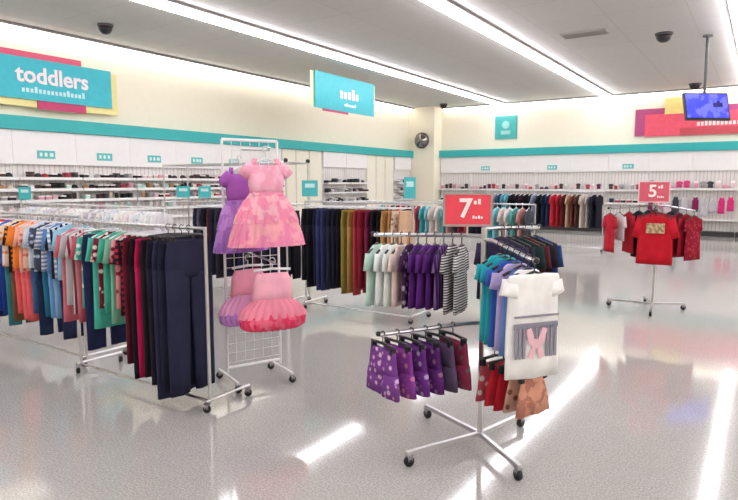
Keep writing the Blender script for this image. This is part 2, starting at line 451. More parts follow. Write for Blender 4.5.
nb = 10
for k in range(nb):
    xc = -9.85+1.225*k
    right = xc > -3.2
    lab = f'white back wall shelving unit, {ordn(k)} from the corner column' + (', pink goods' if right else '')
    bay((xc, Y1, 0), 0, 1.223, (.5, .95, 1.37) if not right else (.5, 1.42,), lab, k in (1, 3, 5, 8), seed=20+k, dark_edge=True, header=(1.98, 2.57))
    W = f'{ordn(k)} back wall unit from corner'
    if not right:
        goods_row((xc, Y1), 0, 1.16, 7, 1.385, ['small_top', 'packet', 'small_top', 'cap'], ['charcoal', 'plum', 'black', 'grey', 'dark brown', 'pale pink', 'red', 'silver grey'] if k > 2 else ['plum', 'red', 'pink', 'charcoal', 'pale pink', 'dark brown'],
                  f'top shelf, {W}', 'small goods on the upper back wall shelves', -.17, rnd=rnd, sc=.92)
        goods_row((xc, Y1), 0, 1.1, 6, .965, ['folded_stack', 'shoe_box'], ['navy', 'grey', 'black', 'silver grey', 'red'], f'second shelf, {W}', 'folded clothes on the lower back wall shelves', -.2, rnd=rnd)
    else:
        cols = ['hot pink', 'pink', 'plum', 'charcoal', 'pale pink', 'lilac', 'hot pink', 'grey']
        goods_row((xc, Y1), 0, 1.16, 6, 1.44, ['small_top', 'small_top', 'packet', 'cap'], cols, f'top shelf, {W}', 'pink goods on the back wall shelves', -.17, rnd=rnd, sc=1.12)
        for q in range(4):
            pass
print('goods', len(bpy.data.objects))

# ------------------------------------------------------------------ garments (local: rail centre at origin, width along x, front -y)
VAR = 4
_gm = {}
def gm(kind, var, **p):
    key = (kind, var, tuple(sorted(p.items())))
    if key in _gm: return _gm[key]
    R = random.Random(var*17+hash(kind) % 7 if False else var*17+len(kind)); ph = R.uniform(0, 6)
    W = p.get('W', .18); Ln = p.get('L', .48); n = p.get('n', 18); T = p.get('T', .018)
    m = MB()
    if kind == 'tee':
        nk = p.get('neck', .055)
        rows = [(0, 0, -.062, nk, T*.7), (0, 0, -.07, nk*1.25, T*.8), (0, 0, -.085, W*.7, T*.8), (0, 0, -.105, W*.92, T), (0, 0, -.16, W*.96, T*1.1)]
        if p.get('boxy'): rows = [(0, 0, -.066, W*.6, T*.6), (0, 0, -.07, W*.95, T*.8), (0, 0, -.085, W*1.0, T), (0, 0, -.16, W*.98, T*1.1)]
        for j in range(1, 6): rows.append((0, 0, -.16-(Ln-.1)*j/5, W*(.95+.02*j), T*(1.1+.06*j)))
        m.loft(rows, n, .006, 34, ph)
        sl = p.get('sl', .16)
        for s_ in (-1, 1):
            sa = p.get('sa', .3); dx, dz = math.sin(sa)*sl, math.cos(sa)*sl
            m.loft([(s_*W*.82, 0, -.11, .05, T*.7), (s_*(W*.86+dx*.5), 0, -.13-dz*.5, .052, T), (s_*(W*.9+dx), 0, -.13-dz, .056, T)], max(8, n//2), .003, 40, ph)
    elif kind == 'tank':
        rows = [(0, 0, -.10, W*.55, T*.8), (0, 0, -.14, W*.7, T), (0, 0, -.19, W*.95, T*1.1)]
        for j in range(1, 5): rows.append((0, 0, -.19-(Ln-.12)*j/4, W*(.95+.03*j), T*(1.1+.1*j)))
        m.loft(rows, n, .006, 34, ph)
        for s_ in (-1, 1): m.loft([(s_*W*.42, 0, -.075, .025, T*.5), (s_*W*.42, 0, -.12, .028, T*.6)], 8)
    elif kind == 'pants':
        z0 = p.get('z0', -.085)
        m.loft([(0, 0, z0, W, T), (0, 0, z0-.03, W*1.01, T), (0, 0, z0-.12, W*1.1, T*1.4), (0, 0, z0-.22, W*1.12, T*1.5), (0, 0, z0-.26, W*1.05, T*1.3)], n, .004, 30, ph)
        for s_ in (-1, 1):
            rows = []
            for j in range(6):
                t = j/5; rows.append((s_*W*(.56+.05*t), .004*s_, z0-.2-(Ln-.2)*t, W*(.54-.08*t*1), T*(1.5-.3*t)))
            m.loft(rows, n, .006, 40, ph+s_)
    elif kind == 'shorts':
        z0 = p.get('z0', -.085)
        m.loft([(0, 0, z0, W, T), (0, 0, z0-.025, W*1.02, T), (0, 0, z0-.1, W*1.12, T*1.5), (0, 0, z0-.15, W*1.15, T*1.5)], n, .004, 30, ph)
        for s_ in (-1, 1): m.loft([(s_*W*.58, 0, z0-.13, W*.56, T*1.5), (s_*W*.62, 0, z0-Ln*.7, W*.6, T*1.5), (s_*W*.64, 0, z0-Ln, W*.62, T*1.5)], n, .005, 40, ph)
    elif kind == 'skirt':
        z0 = p.get('z0', -.085)
        m.loft([(0, 0, z0, W*.8, T), (0, 0, z0-.03, W*.82, T), (0, 0, z0-Ln*.5, W, T*1.8), (0, 0, z0-Ln, W*1.15, T*2.2)], n, .009, 45, ph)
    me = shared(m); _gm[key] = me
    return me

def hanger_mesh(w, kind='arm', n=6):
    key = ('hanger', w, kind)
    if key in _gm: return _gm[key]
    m = MB()
    hook = [(.0, 0, -.055), (.0, 0, -.03)] + [(.0+.02*math.sin(a)*(-1), 0, .0-.02*math.cos(a)) for a in [0, .8, 1.6, 2.4, 3.14, 3.9, 4.6]]
    m.tube(hook, .0035, 5)
    if kind == 'arm': m.tube([(-w, 0, -.105), (-w*.5, 0, -.08), (0, 0, -.055), (w*.5, 0, -.08), (w, 0, -.105)], .008, n)
    else: m.tube([(-w, 0, -.06), (-w*.5, 0, -.056), (0, 0, -.052), (w*.5, 0, -.056), (w, 0, -.06)], .009, n)
    me = shared(m); _gm[key] = me; return me
def clip_mesh():
    if 'clip' in _gm: return _gm['clip']
    m = MB(); m.box(-.014, .014, -.014, .014, -.1, -.055, .004); me = shared(m, False); _gm['clip'] = me; return me

def garment(kind, cm, pos, rz, label, cat, group, hang=CLEAR, var=None, names=None, clips=False, **p):
    var = random.randrange(VAR) if var is None else var
    nm = names or {'tee': 'tee_shirt', 'tank': 'sleeveless_top', 'pants': 'pants', 'shorts': 'shorts', 'skirt': 'skirt'}[kind]
    o = use(nm, gm(kind, var, **p), cm, None, pos, rz)
    tag(o, label, cat, group)
    W = p.get('W', .18)
    h = use('hanger', hanger_mesh(round(W*.93, 3), 'arm' if kind in ('tee', 'tank') else 'bar'), hang, o)
    if clips:
        for s_ in (-1, 1): use('clip', clip_mesh(), hang, h, (s_*W*.75, 0, 0))
    return o
def outfit(cm1, cm2, pos, rz, label, group, k2='pants', hang=CLEAR, W=.16, L1=.36, L2=.5, n=14):
    o = empty('clothing_set', pos, rz, label, 'clothing set', group)
    v_ = random.randrange(VAR)
    use('hanger', hanger_mesh(round(W*.93, 3)), hang, o)
    use('tee_shirt', gm('tee', v_, W=W, L=L1, n=n, sa=.13, T=.022), cm1, o)
    use('pants' if k2 == 'pants' else 'shorts', gm(k2, v_, W=W*.8, L=L2, n=n, z0=-.38), cm2, o, (0, .028, 0))
    return o

# ------------------------------------------------------------------ racks
def caster(parent, loc, rz=0., r=.028, m=BLACK):
    c = MB().box(-.014, .014, -.016, .016, r, r*2+.01).box(-.02, .02, -.02, .02, r*2+.004, r*2+.012).build('caster', STEEL, parent, loc, rz)
    MB().lathe([(r*.45, -.016), (r*.9, -.014), (r, -.008), (r, .008), (r*.9, .014), (r*.45, .016)], (0, 0, r), 'y', 16).build('wheel', m, c, smooth=True)
    return c
def rail_rack(cx, cy, length, zr, label, rz=0., depth=.46, ztop=None, group='chrome clothes racks', mtl=CHROME, toe=.03):
    """straight rack, rail along local x; one post at each end on a foot with two casters"""
    r = empty('clothes_rack', (cx, cy, 0), rz, label, 'clothes rack', group)
    zt = ztop or zr; hl = length/2
    ys = (-depth/2, depth/2) if ztop else (0,)
    for s_ in (-1, 1):
        for y in ys: MB().tube([(s_*hl, y, .075), (s_*hl, y, zt+.012)], .0125, 10).build('post', mtl, r)
        y0, y1 = (-depth/2, depth/2) if ztop else (-toe, depth-toe)
        MB().tube([(s_*hl, y0-.01, .085), (s_*hl, y1+.01, .085)], .012, 8).build('foot_bar', mtl, r)
        for y in (y0, y1): caster(r, (s_*hl, y, 0), .4*s_)
        if ztop:
            MB().tube([(s_*hl, -depth/2, zt), (s_*hl, depth/2, zt)], .012, 8).build('top_bar', mtl, r)
            MB().tube([(s_*hl, -depth/2, zr), (s_*hl, depth/2, zr)], .012, 8).build('cross_bar', mtl, r)
    MB().tube([(-hl, 0, zr), (hl, 0, zr)], .012, 10).build('rail', mtl, r)
    MB().tube([(-hl, 0, .075), (hl, 0, .075)], .01, 8).build('base_bar', mtl, r)
    return r, zr

S90 = PI/2
# --- front left rack: pants at its near end, children's clothes beyond
XA, XB, YR = -3.16, -4.75, 2.76
r, zr = rail_rack((XA+XB)/2, YR, XA-XB, 1.29, 'chrome clothes rack at front left holding navy pants and colourful children clothes', depth=.4)
G1 = 'clothes on the front left rack'
RP = 'from near end of front left rack'
spec = [('pants', '2b2c42', None, None, 'dark navy pants', 1.0), ('pants', '26273a', None, None, 'dark navy pants', .98),
        ('pants', '30304a', None, None, 'dark navy pants', 1.04), ('pants', '23222c', None, None, 'blackish navy pants', .96),
        ('pants', '241d22', None, None, 'black pants', .92), ('pants', 'b01c50', None, None, 'dark magenta pants', .93),
        ('pants', '1d1a20', None, None, 'black pants', .95), ('pants', '5d1b2a', None, None, 'dark wine pants', .86),
        ('tee', 'b32d43', 'plaid', '3a1c2a', 'red plaid top', .5), ('tee', 'd98b92', 'floral', '8c2436', 'pink floral top', .46),
        ('tee', '7fb8a0', None, None, 'sage green top', .56), ('tee', '46a790', None, None, 'green top', .5),
        ('tee', '7c2238', 'floral', 'f0d9d4', 'maroon print top', .48), ('tee', '4fb8a4', None, None, 'mint green top', .62),
        ('pants', '252c4d', None, None, 'navy pants', .84), ('tee', '4bb39e', 'floral', 'dcefe6', 'mint print top', .5),
        ('tee', 'c35a6c', None, None, 'rose pink top', .6), ('tee', '8d2f44', 'vstripe', 'cfc6c8', 'wine striped top', .55),
        ('tee', 'b9b4b8', None, None, 'grey top', .5), ('tee', 'd0707c', None, None, 'coral pink top', .62)]
xs = XA-.17
for i, (k_, c1, pt, c2, d, ln) in enumerate(spec):
    step = .072
    rz_ = S90+random.uniform(-.08, .08)
    pos = (xs, YR, zr); xs -= step
    if k_ == 'pants':
        garment('pants', cloth(c1, pt, c2), pos, rz_, f'{d}, {ordn(i)} {RP}', 'pants', G1, W=.185 if i < 3 else .17, L=ln*1.08, T=.017, n=20, clips=i < 4, hang=BLACKP if i < 4 else CLEAR)
    else:
        garment('tee', cloth(c1, pt, c2), pos, rz_, f'{d}, {ordn(i)} {RP}', 'top', G1, W=.15, L=ln*1.22, T=.02, n=16, sa=.12)

# --- far left rack with outfits
XA2, XB2 = -4.9, -7.32
r, zr = rail_rack((XA2+XB2)/2, 2.9, XA2-XB2, 1.31, 'chrome clothes rack at left edge holding toddler clothing sets', depth=.42)
G2 = 'clothing sets on the far left rack'
RP = 'from near end of far left rack'
spec = [('92c2dc', None, None, '2b3350', 'pale blue top and navy pants'), ('8fb4d8', 'plaid', 'dfe6ee', '7fa9d0', 'light blue plaid top and pale blue pants'), ('5d88bf', None, None, '6f9ccc', 'blue top and blue pants'),
        ('d8d4da', 'hstripe', '7a8cae', '2d6f8c', 'grey striped top and teal pants'), ('4a4f63', 'floral', 'b9c2d8', '23304c', 'slate print top and navy pants'),
        ('cdd9e8', None, None, '43608c', 'pale grey top and denim pants'), ('efb8a4', 'floral', 'd06a5c', 'e8646a', 'peach print top and coral pants'),
        ('f4b09c', None, None, 'ea6c70', 'peach pink top and coral pants'), ('f08a3c', None, None, 'e66264', 'orange top and coral pants'),
        ('3a3230', 'plaid', 'e98a2e', '7d5540', 'black orange plaid top and brown pants'), ('f0dcc8', 'floral', 'e08b4a', '3c7d80', 'cream print top and teal pants'),
        ('3f62c0', None, None, '27408c', 'royal blue top and blue pants'), ('c52f3c', 'hstripe', 'e8dcd8', '233f9c', 'white-striped red top and royal blue pants'),
        ('d0333f', None, None, '1e2f60', 'red top and navy pants'), ('b85c50', 'hstripe', 'e3c08c', '2444a4', 'red striped top and royal blue pants'),
        ('a8843e', None, None, '2546ac', 'mustard top and royal blue pants'), ('d88a34', None, None, '2b3c80', 'orange top and blue pants'),
        ('d9d6d8', None, None, 'd07a34', 'grey white top and orange pants'), ('7c7f5c', 'hstripe', 'c9c6b4', 'c8742f', 'olive striped top and orange pants'),
        ('6a6e60', 'plaid', 'b5b7bc', 'b23038', 'grey green plaid top and red pants'), ('2a46b0', None, None, 'b62b38', 'bright blue top and red pants'),
        ('3152c4', None, None, 'a92c3a', 'royal blue top and dark red pants'), ('5a3fae', None, None, '27306c', 'violet blue top and navy pants'), ('3a57c0', None, None, '27306c', 'blue top and navy pants')]
xs = XA2-.08
for i, (c1, pt, c2, c3, d) in enumerate(spec):
    if i % 2 == 0 or True:
        outfit(cloth(c1, pt, c2), cloth(c3), (xs, 2.9, zr), S90+random.uniform(-.1, .1), f'{d}, {ordn(i)} {RP}', G2,
               L1=random.uniform(.4, .48), L2=random.uniform(.5, .72))
    xs -= .094

# --- pale rack behind
r, zr = rail_rack(-8.95, 5.4, 3.9, 1.25, 'long rack of white and pale baby clothes between left wall and toddler rack', depth=.42, mtl=WHITEMETAL)
xs = -7.08
pal = [('f2eff0', 'white'), ('e8e4e8', 'off white'), ('f4f1ee', 'white'), ('d9d5da', 'pale grey'), ('f0e3e4', 'blush white'), ('dfe6ea', 'pale blue grey'), ('c9c3c9', 'grey'), ('eee8e2', 'cream')]
for i in range(32):
    c, cn = random.choice(pal)
    garment('tee', cloth(c, random.choice((None, None, 'floral')), 'a8a2a8', 1.), (xs, 5.4, zr), S90+random.uniform(-.15, .15),
            f'{cn} baby top, {ordn(i)} from right end of the pale rack behind', 'top', 'pale baby tops on the long rack', W=.15, L=.4, n=10)
    xs -= .115

# --- middle racks of pants behind the grid panel
r, zr = rail_rack(-4.05, 5.85, 1.55, 1.37, 'clothes rack of dark and tan pants behind the four-arm rack, right', depth=.44)
G3 = 'pants on the middle racks'
pc = [('d0ab8c', None, 'tan'), ('e3cbb5', 'floral', 'cream print'), ('c08f62', None, 'camel'), ('b98b55', None, 'golden tan'), ('1f1c22', None, 'black'), ('201d22', None, 'black'), ('7b2744', None, 'plum'),
      ('8e2236', None, 'wine red'), ('a33b42', None, 'brick red'), ('a98247', None, 'khaki gold'), ('8d7a3c', None, 'olive gold'), ('1b1a20', None, 'black'), ('222230', None, 'black'), ('2b2a3c', None, 'charcoal navy'),
      ('34365c', None, 'navy'), ('393d68', None, 'indigo'), ('24243a', None, 'dark navy'), ('1c1b22', None, 'black'), ('26252e', None, 'charcoal')]
xs = -3.35
for i, (c, pt, cn) in enumerate(pc):
    garment('pants', cloth(c, pt, '8a6a58'), (xs, 5.85, zr), S90+random.uniform(-.12, .12), f'{cn} pants, {ordn(i)} from right end of the right middle rack', 'pants', G3, W=.17, L=.96+random.uniform(-.08, .05), n=14, T=.016)
    xs -= .077
r, zr = rail_rack(-6.28, 6.0, 2.4, 1.32, 'tall clothes rack of dark pants with raised top bar behind the grid panel', depth=.44, ztop=1.86)
for s_ in (-1, 1):
    MB().tube([(-1.2, s_*.22, 1.86), (1.2, s_*.22, 1.86)], .012, 8).build('upper_rail', CHROME, r)
    MB().lathe([(.012, 0), (.026, .01), (.03, .03), (.02, .05), (.0, .055)], (1.2, s_*.22, 1.86), n=12).build('end_knob', BLACKP, r, smooth=True)
xs = -5.2
pc = [('1b1a20', 'black'), ('2a2a38', 'charcoal'), ('30314f', 'navy'), ('1c1b22', 'black'), ('3a3944', 'dark grey'), ('26263c', 'dark navy'), ('58343f', 'dark plum'), ('201f26', 'black'), ('5a5868', 'grey'), ('2a2c48', 'navy')]
for i in range(20):
    c, cn = pc[i % 10]
    garment('pants', cloth(c), (xs, 6.0, zr), S90+random.uniform(-.12, .12), f'{cn} pants, {ordn(i)} from right end of the tall middle rack', 'pants', G3, W=.17, L=.94+random.uniform(-.08, .05), n=12, T=.02)
    xs -= .09

# --- racks further back
r, zr = rail_rack(-4.6, 9.3, 3.2, 1.26, 'clothes rack of mixed bright tops behind the red price sign', depth=.44)
xs = -3.1
bc = [('46494f', 'charcoal'), ('7fc3d4', 'light blue'), ('c94455', 'red'), ('e6dfe0', 'white'), ('28343e', 'dark slate'), ('c98f8f', 'dusty pink'), ('4fb0b4', 'teal'), ('8a2c44', 'wine'), ('d8c9c0', 'beige'), ('37363f', 'dark grey'), ('59a9a4', 'sea green'), ('b84860', 'rose')]
for i in range(28):
    c, cn = bc[(i*5) % 12]
    garment('tee', cloth(c), (xs, 9.3, zr), S90+random.uniform(-.15, .15), f'{cn} top, {ordn(i)} from right end of the rack behind price sign', 'top', 'bright tops on the rack behind the price sign', W=.16, L=.5, n=10)
    xs -= .105
r, zr = rail_rack(-4.55, 14.6, 2.9, 1.39, 'long far clothes rack of dark and red garments near the back wall', depth=.44)
xs = -3.2
bc = [('23232e', 'black'), ('2c2c40', 'navy'), ('bfb3ae', 'pale beige'), ('d9cbc4', 'cream'), ('5a3a34', 'brown'), ('7a3a34', 'rust brown'), ('c8a88c', 'tan'), ('6b2a30', 'dark red'), ('c22c3c', 'bright red'), ('c93445', 'red'), ('2c3c5e', 'blue'), ('26304a', 'navy'),
      ('1f1f28', 'black'), ('8b93ac', 'grey blue'), ('1f1d24', 'black'), ('1c1b20', 'black'), ('3c2438', 'dark plum'), ('1d1c22', 'black'), ('202028', 'black'), ('74bccf', 'sky blue'), ('5e9db6', 'blue'), ('34506a', 'slate blue'), ('aaa2a8', 'grey'), ('2c3a44', 'slate')]
for i, (c, cn) in enumerate(bc):
    garment('tee', cloth(c), (xs, 14.6, zr), S90+random.uniform(-.3, -.1), f'{cn} long garment, {ordn(i)} from right end of the far back rack', 'top', 'garments on the far back rack', W=.19, L=.78, n=10)
    xs -= .115

# teal topper cards
for x, y, z, w, h, lb in ((-10.75, 5.4, 1.262, .2, .22, 'teal topper card standing on the left end of the pale rack'),
                       (-7.32, 6.0, 1.333, .2, .17, 'teal topper card at the left end of the tall middle rack'),
                       (-6.85, 6.0, 1.333, .18, .17, 'teal topper card on the tall middle rack, nearer the grid panel'),
                       (-4.75, 5.85, 1.383, .2, .2, 'small teal card on the middle rack right of the pink dress'),
                       (-5.27, 9.3, 1.273, .22, .38, 'tall turquoise card on the rack left of the price sign')):
    c = empty('topper_card', (x, y, z), A+.2, lb, 'sign', 'teal topper cards')
    MB().box(-w/2, w/2, -.006, .006, .05, .05+h, .003).build('card', mat('46b9bd', .5, noise=.15), c)
    MB().tube([(0, 0, 0), (0, 0, .06)], .006, 6).build('stem', CHROME, c)
    MB().box(-w*.3, w*.3, -.009, -.005, .05+h*.55, .05+h*.8).build('print', mat('c9ecec', .6), c)

# ------------------------------------------------------------------ grid panel with dresses
g0, g1 = Vector((-3.47, 3.22, 0)), Vector((-3.29, 3.64, 0))
gd = (g1-g0); gl = gd.length; gang = math.atan2(gd.y, gd.x)
g = empty('grid_panel', g0, gang, 'white wire grid panel on casters holding pink and purple dresses', 'display grid')
GW = mat('eceaea', .35, noise=.03)
for x in (0, gl): MB().tube([(x, 0, .1), (x, 0, 1.93)], .011, 8).build('upright', GW, g)
m = MB()
for i in range(1, 6): m.tube([(gl*i/6, .0, .18), (gl*i/6, 0, 1.93)], .0028, 5)
for i in range(24): m.tube([(0, 0, .18+i*.076), (gl, 0, .18+i*.076)], .0028, 5)
m.build('wire_grid', GW, g)
for z in (.14, 1.93): MB().tube([(0, 0, z), (gl, 0, z)], .012, 8).build('frame_bar', GW, g)
for x in (0, gl):
    MB().tube([(x, -.22, .075), (x, .2, .075)], .012, 8).build('base_leg', GW, g)
    caster(g, (x, -.22, 0)); caster(g, (x, .2, 0))
nrm = Vector((math.sin(gang), -math.cos(gang), 0))
def gp(t, off, z):
    p = g0+gd*t+nrm*off; return Vector((p.x, p.y, z))
for t, z in ((.36, 1.86), (.42, 1.055)):
    MB().tube([(gl*t, 0, z), (gl*t, -.5, z-.03), (gl*t, -.51, z-.01)], .008, 8).build('faceout_arm', CHROME, g)
def tutu(rows, amp=.1, rk=13, ph=0): 
    return MB().loft(rows, 150, 0, 1, ph, .9, amp, rk, False)
def dress(pos, rz, label, cb, cs, cs2, big=1.):
    d = empty('dress', pos, rz, label, 'dress', 'dresses on the white grid panel'); d.scale = (big*1.1, big*1.1, 1.12)
    b = MB(); b.loft([(0, 0, -.1, .095, .02), (0, 0, -.16, .115, .04), (0, 0, -.23, .112, .045), (0, 0, -.29, .1, .045)], 24, .002, 40)
    for s_ in (-1, 1):
        b.loft([(s_*.07, 0, -.06, .018, .008), (s_*.075, 0, -.11, .022, .01)], 8)
        b.loft([(s_*.09, 0, -.1, .03, .02), (s_*.125, 0, -.14, .04, .03), (s_*.15, 0, -.17, .036, .025)], 12, .004, 60)
    b.build('bodice', cb, d, smooth=True)
    tutu([(0, 0, -.27, .095, .045), (0, 0, -.34, .15, .075), (0, 0, -.42, .18*big, .09), (0, 0, -.47, .19*big, .095)], .07, 21).build('skirt_tier', cs, d, smooth=True)
    tutu([(0, 0, -.38, .15, .07), (0, 0, -.46, .19*big, .09), (0, 0, -.55, .215*big, .10), (0, 0, -.62, .225*big, .105)], .08, 25, 1).build('skirt_tier', cs2, d, smooth=True)
    MB().box(-.1, .1, -.05, .05, -.3, -.275, .01).build('sash', cs, d)
    use('hanger', hanger_mesh(.11), CLEAR, d)
    return d
rzd = gang
PK = cloth('f2a6bd', 'blotch', 'f4b6cc', 1.2); PK2 = cloth('ee8fae', 'blotch', 'f5b4c2', 1.); PKS = cloth('f5a9b4', 'blotch', 'ef90b4', 1.)
PUR = cloth('a75fb5', None); PUR2 = cloth('c28fd6', 'blotch', 'a874c4', 1.)
d = dress(gp(.42, .1, 1.79), rzd+.25, 'lilac and purple ruffled dress hanging behind the pink dress', PUR, PUR2, PUR2, .95); d.location = gp(.17, .155, 1.78)
dress(gp(.36, .44, 1.84), rzd-.1, 'pink ruffled dress at the front of the white grid panel', PK, PK2, PKS, 1.05)
# lower tutu sets
def tutuset(pos, rz, label, ct, c1, c2):
    d = empty('tutu_outfit', pos, rz, label, 'dress', 'tutu outfits low on the white grid panel'); d.scale = (1.15, 1.15, 1.15)
    MB().loft([(0, 0, -.08, .1, .02), (0, 0, -.12, .125, .03), (0, 0, -.2, .13, .04), (0, 0, -.28, .14, .045)], 28, .006, 50).build('top', ct, d, smooth=True)
    tutu([(0, 0, -.24, .12, .05), (0, 0, -.3, .19, .08), (0, 0, -.36, .215, .09)], .09, 22).build('ruffle', c1, d, smooth=True)
    tutu([(0, 0, -.31, .16, .07), (0, 0, -.37, .215, .095), (0, 0, -.42, .2, .09), (0, 0, -.44, .16, .07)], .1, 25, 1).build('hem_ruffle', c2, d, smooth=True)
    use('hanger', hanger_mesh(.12, 'bar'), CLEAR, d)
tutuset(gp(.28, .15, 1.03), rzd+.2, 'pink and lilac tutu outfit low on the grid panel, behind', cloth('efa0b8'), cloth('e6a2cc'), cloth('c58ad2'))
tutuset(gp(.42, .46, 1.0365), rzd-.1, 'pink tutu outfit with red ruffled hem low on the grid panel', cloth('f4afc0'), cloth('f08fa6'), cloth('e8456a', 'blotch', 'ef6c86', 1.))

# ------------------------------------------------------------------ four arm racks
def four_arm(cx, cy, rz, label, arms, zmast, legs, low=()):
    r = empty('four_arm_rack', (cx, cy, 0), 0, label, 'clothes rack', 'four-arm chrome racks')
    MB().box(-.014, .014, -.014, .014, .07, zmast, .003).build('mast', CHROME, r)
    for (lx, ly) in legs:
        a = math.atan2(ly, lx); L_ = math.hypot(lx, ly)
        l = MB().box(0, L_+.02, -.013, .013, .066, .092, .003).build('base_leg', CHROME, r, (0, 0, 0), a)
        caster(l, (L_, 0, 0), 0, .031)
    out = []
    for (a, L_, z0, z1) in arms:
        d = Vector((math.cos(a), math.sin(a), 0))
        ar = MB().tube([(0, 0, z0), tuple(d*L_*.2+Vector((0, 0, z0))), tuple(d*L_+Vector((0, 0, z1)))], .012, 8).build('arm', CHROME, r)
        MB().lathe([(.0, -.016), (.012, -.012), (.016, 0), (.012, .012), (.0, .016)], tuple(d*(L_+.008)+Vector((0, 0, z1+.006))), n=10).build('end_stop', BLACKP, ar, smooth=True)
        out.append((Vector((cx, cy, 0)), d, L_, z0, z1, a))
    return r, out
def on_arm(A_, t):
    c, d, L_, z0, z1, a = A_
    z = z0 if t < .2 else z0+(z1-z0)*(t-.2)/.8
    p = c+d*L_*t; return Vector((p.x, p.y, z+.0)), a+PI/2    # front (-y) faces outward along the arm
mx, my = -1.36, 3.29
legs = [(-1.59-mx, 2.82-my), (-1.02-mx, 3.01-my), (-1.27-mx+.02, 3.71-my), (-1.83-mx, 3.5-my)]
aL, aR, aB = math.radians(187), math.radians(-36), math.radians(78)
aLL, aLR = math.radians(229), math.radians(-25)
r, AR = four_arm(mx, my, 0, 'chrome four-arm clothes rack in front, with purple, striped and white clothes', [(aL, .72, 1.29, 1.27), (aR, .5, 1.27, 1.2), (aB, .62, 1.33, 1.31), (aLL, .64, .77, .74), (aLR, .44, .65, .63)], 1.34, legs)
G4 = 'tops on the front four-arm rack'
RP = "on front rack's left arm"
sp4 = [('eef0f0', None, None, 'white'), ('e9efe9', None, None, 'off-white'), ('bfdccf', None, None, 'mint'), ('e6cfc8', None, None, 'pale pink'), ('46264e', 'floral', 'b9a4c0', 'dark purple print'), ('5c2a78', None, None, 'purple'), ('6a3188', None, None, 'purple'), ('54256e', None, None, 'deep purple'),
       ('7a5a92', 'vstripe', '4a2462', 'purple striped'), ('3c3840', 'hstripe', 'd8d4d2', 'black and white striped'), ('48454c', 'hstripe', 'dcd8d6', 'grey and white striped')]
sp4 = sp4[:4][::-1]+sp4[4:] if False else sp4
order = [2, 0, 1, 3, 4, 5, 6, 7, 8, 9, 10]
for i, q in enumerate(order):
    c, pt, c2, cn = sp4[q]
    p, a = on_arm(AR[0], .97-i*.078)
    o = garment('tee', cloth(c, pt, c2, 2.2 if pt == 'hstripe' else 1.), p, a+random.uniform(-.06, .06), f'{cn} top, {ordn(i)} from outer end {RP}', 'top', G4, hang=BLACKP, W=.135, L=.38 if q < 9 else .4, n=20, T=.014, sl=.09, sa=.05)
    if i in (1, 5, 8, 9): MB().box(-.125, -.085, -.032, -.03, -.235, -.16).build('price_tag', PAPER, o)
spR = [('35a8b4', 'teal'), ('2f9fb0', 'teal'), ('3a62b4', 'blue'), ('b7a6d4', 'lilac'), ('6d8cc8', 'soft blue'), ('f1f0f0', 'white'), ('f6f5f4', 'white')]
for i, (c, cn) in enumerate(spR[::-1]):
    p, a = on_arm(AR[1], .97-i*.105)
    if i == 0: continue
    garment('tank' if i in (2,) else 'tee', cloth(c), p, a+random.uniform(-.05, .05), f"{cn} top, {ordn(i)} from outer end on front rack's right arm", 'top', G4, hang=BLACKP, W=.12, L=.46+.004*i, n=22, T=.014, sl=.07, sa=.05)
p, a = on_arm(AR[1], .98)
w = garment('tee', cloth('f4f2f0'), p, a, 'white tee shirt with grey fringed print facing out on the front rack', 'top', G4, hang=BLACKP, var=1, W=.155, L=.55, n=40, T=.02, sl=.05, sa=.06, boxy=1)
m = MB()
for i in range(11):
    x = -.12+.24*i/10
    ln = .17 if i in (0, 1, 2, 8, 9, 10) else .07
    m.box(x-.009, x+.009, -.036, -.03, -.33-ln, -.33, .002)
m.box(-.135, .135, -.036, -.03, -.345, -.315, .003).box(-.135, .135, -.037, -.031, -.285, -.275)
m.build('fringe_print', mat('8e8a98', .9), w)
m = MB()
for s_ in (-1, 1): m.loft([(s_*.05, -.038, -.345, .016, .003), (s_*.03, -.038, -.41, .022, .003), (s_*.014, -.038, -.44, .014, .003), (s_*.035, -.038, -.5, .02, .003)], 10)
m.box(-.03, .03, -.041, -.035, -.45, -.40, .004).build('pink_print', mat('e7b8c2', .9), w)
spB = [('2a4374', 'denim blue', 'tee'), ('26242c', 'black', 'tee'), ('5a2a30', 'dark maroon', 'tee'), ('273a3a', 'dark green', 'tee'), ('30343a', 'charcoal', 'tee'), ('3a3550', 'slate violet', 'tee')]
for i, (c, cn, k_) in enumerate(spB):
    p, a = on_arm(AR[2], .95-i*.13)
    garment('tee', cloth(c), p, a+PI+random.uniform(-.08, .08), f"{cn} top, {ordn(i)} from outer end on front rack's rear arm", 'top', G4, hang=BLACKP, W=.17, L=.4, n=16, T=.016, sl=.12, sa=.05)
G5 = 'shorts and skirts on the lower arms of the front rack'
spS = [('7d4592', 'floral', 'e2b9dc', 'purple floral'), ('8a3f96', 'floral', 'c77a9c', 'magenta purple floral'), ('6c3488', 'floral', 'b49ac4', 'purple print'), ('5e2a72', 'floral', 'a06a8c', 'deep purple print'), ('5a4a66', None, None, 'grey purple'), ('8f3350', 'floral', '5f6468', 'wine print')]
for i, (c, pt, c2, cn) in enumerate(spS):
    p, a = on_arm(AR[3], .97-i*.135)
    garment('shorts', cloth(c, pt, c2, 1.1), p, a+.25+random.uniform(-.05, .05), f"{cn} shorts, {ordn(i)} from outer end of front rack's lower left arm", 'shorts', G5, hang=BLACKP, clips=True, W=.135, L=.265, n=22, T=.016)
spS = [('d89c84', 'blotch', 'b87a68', 'peach print'), ('c8a08c', 'floral', '8a5a50', 'dusty peach print'), ('b3202f', None, None, 'red'), ('c02636', None, None, 'red'), ('b84a58', 'floral', 'd8cfcc', 'red print')]
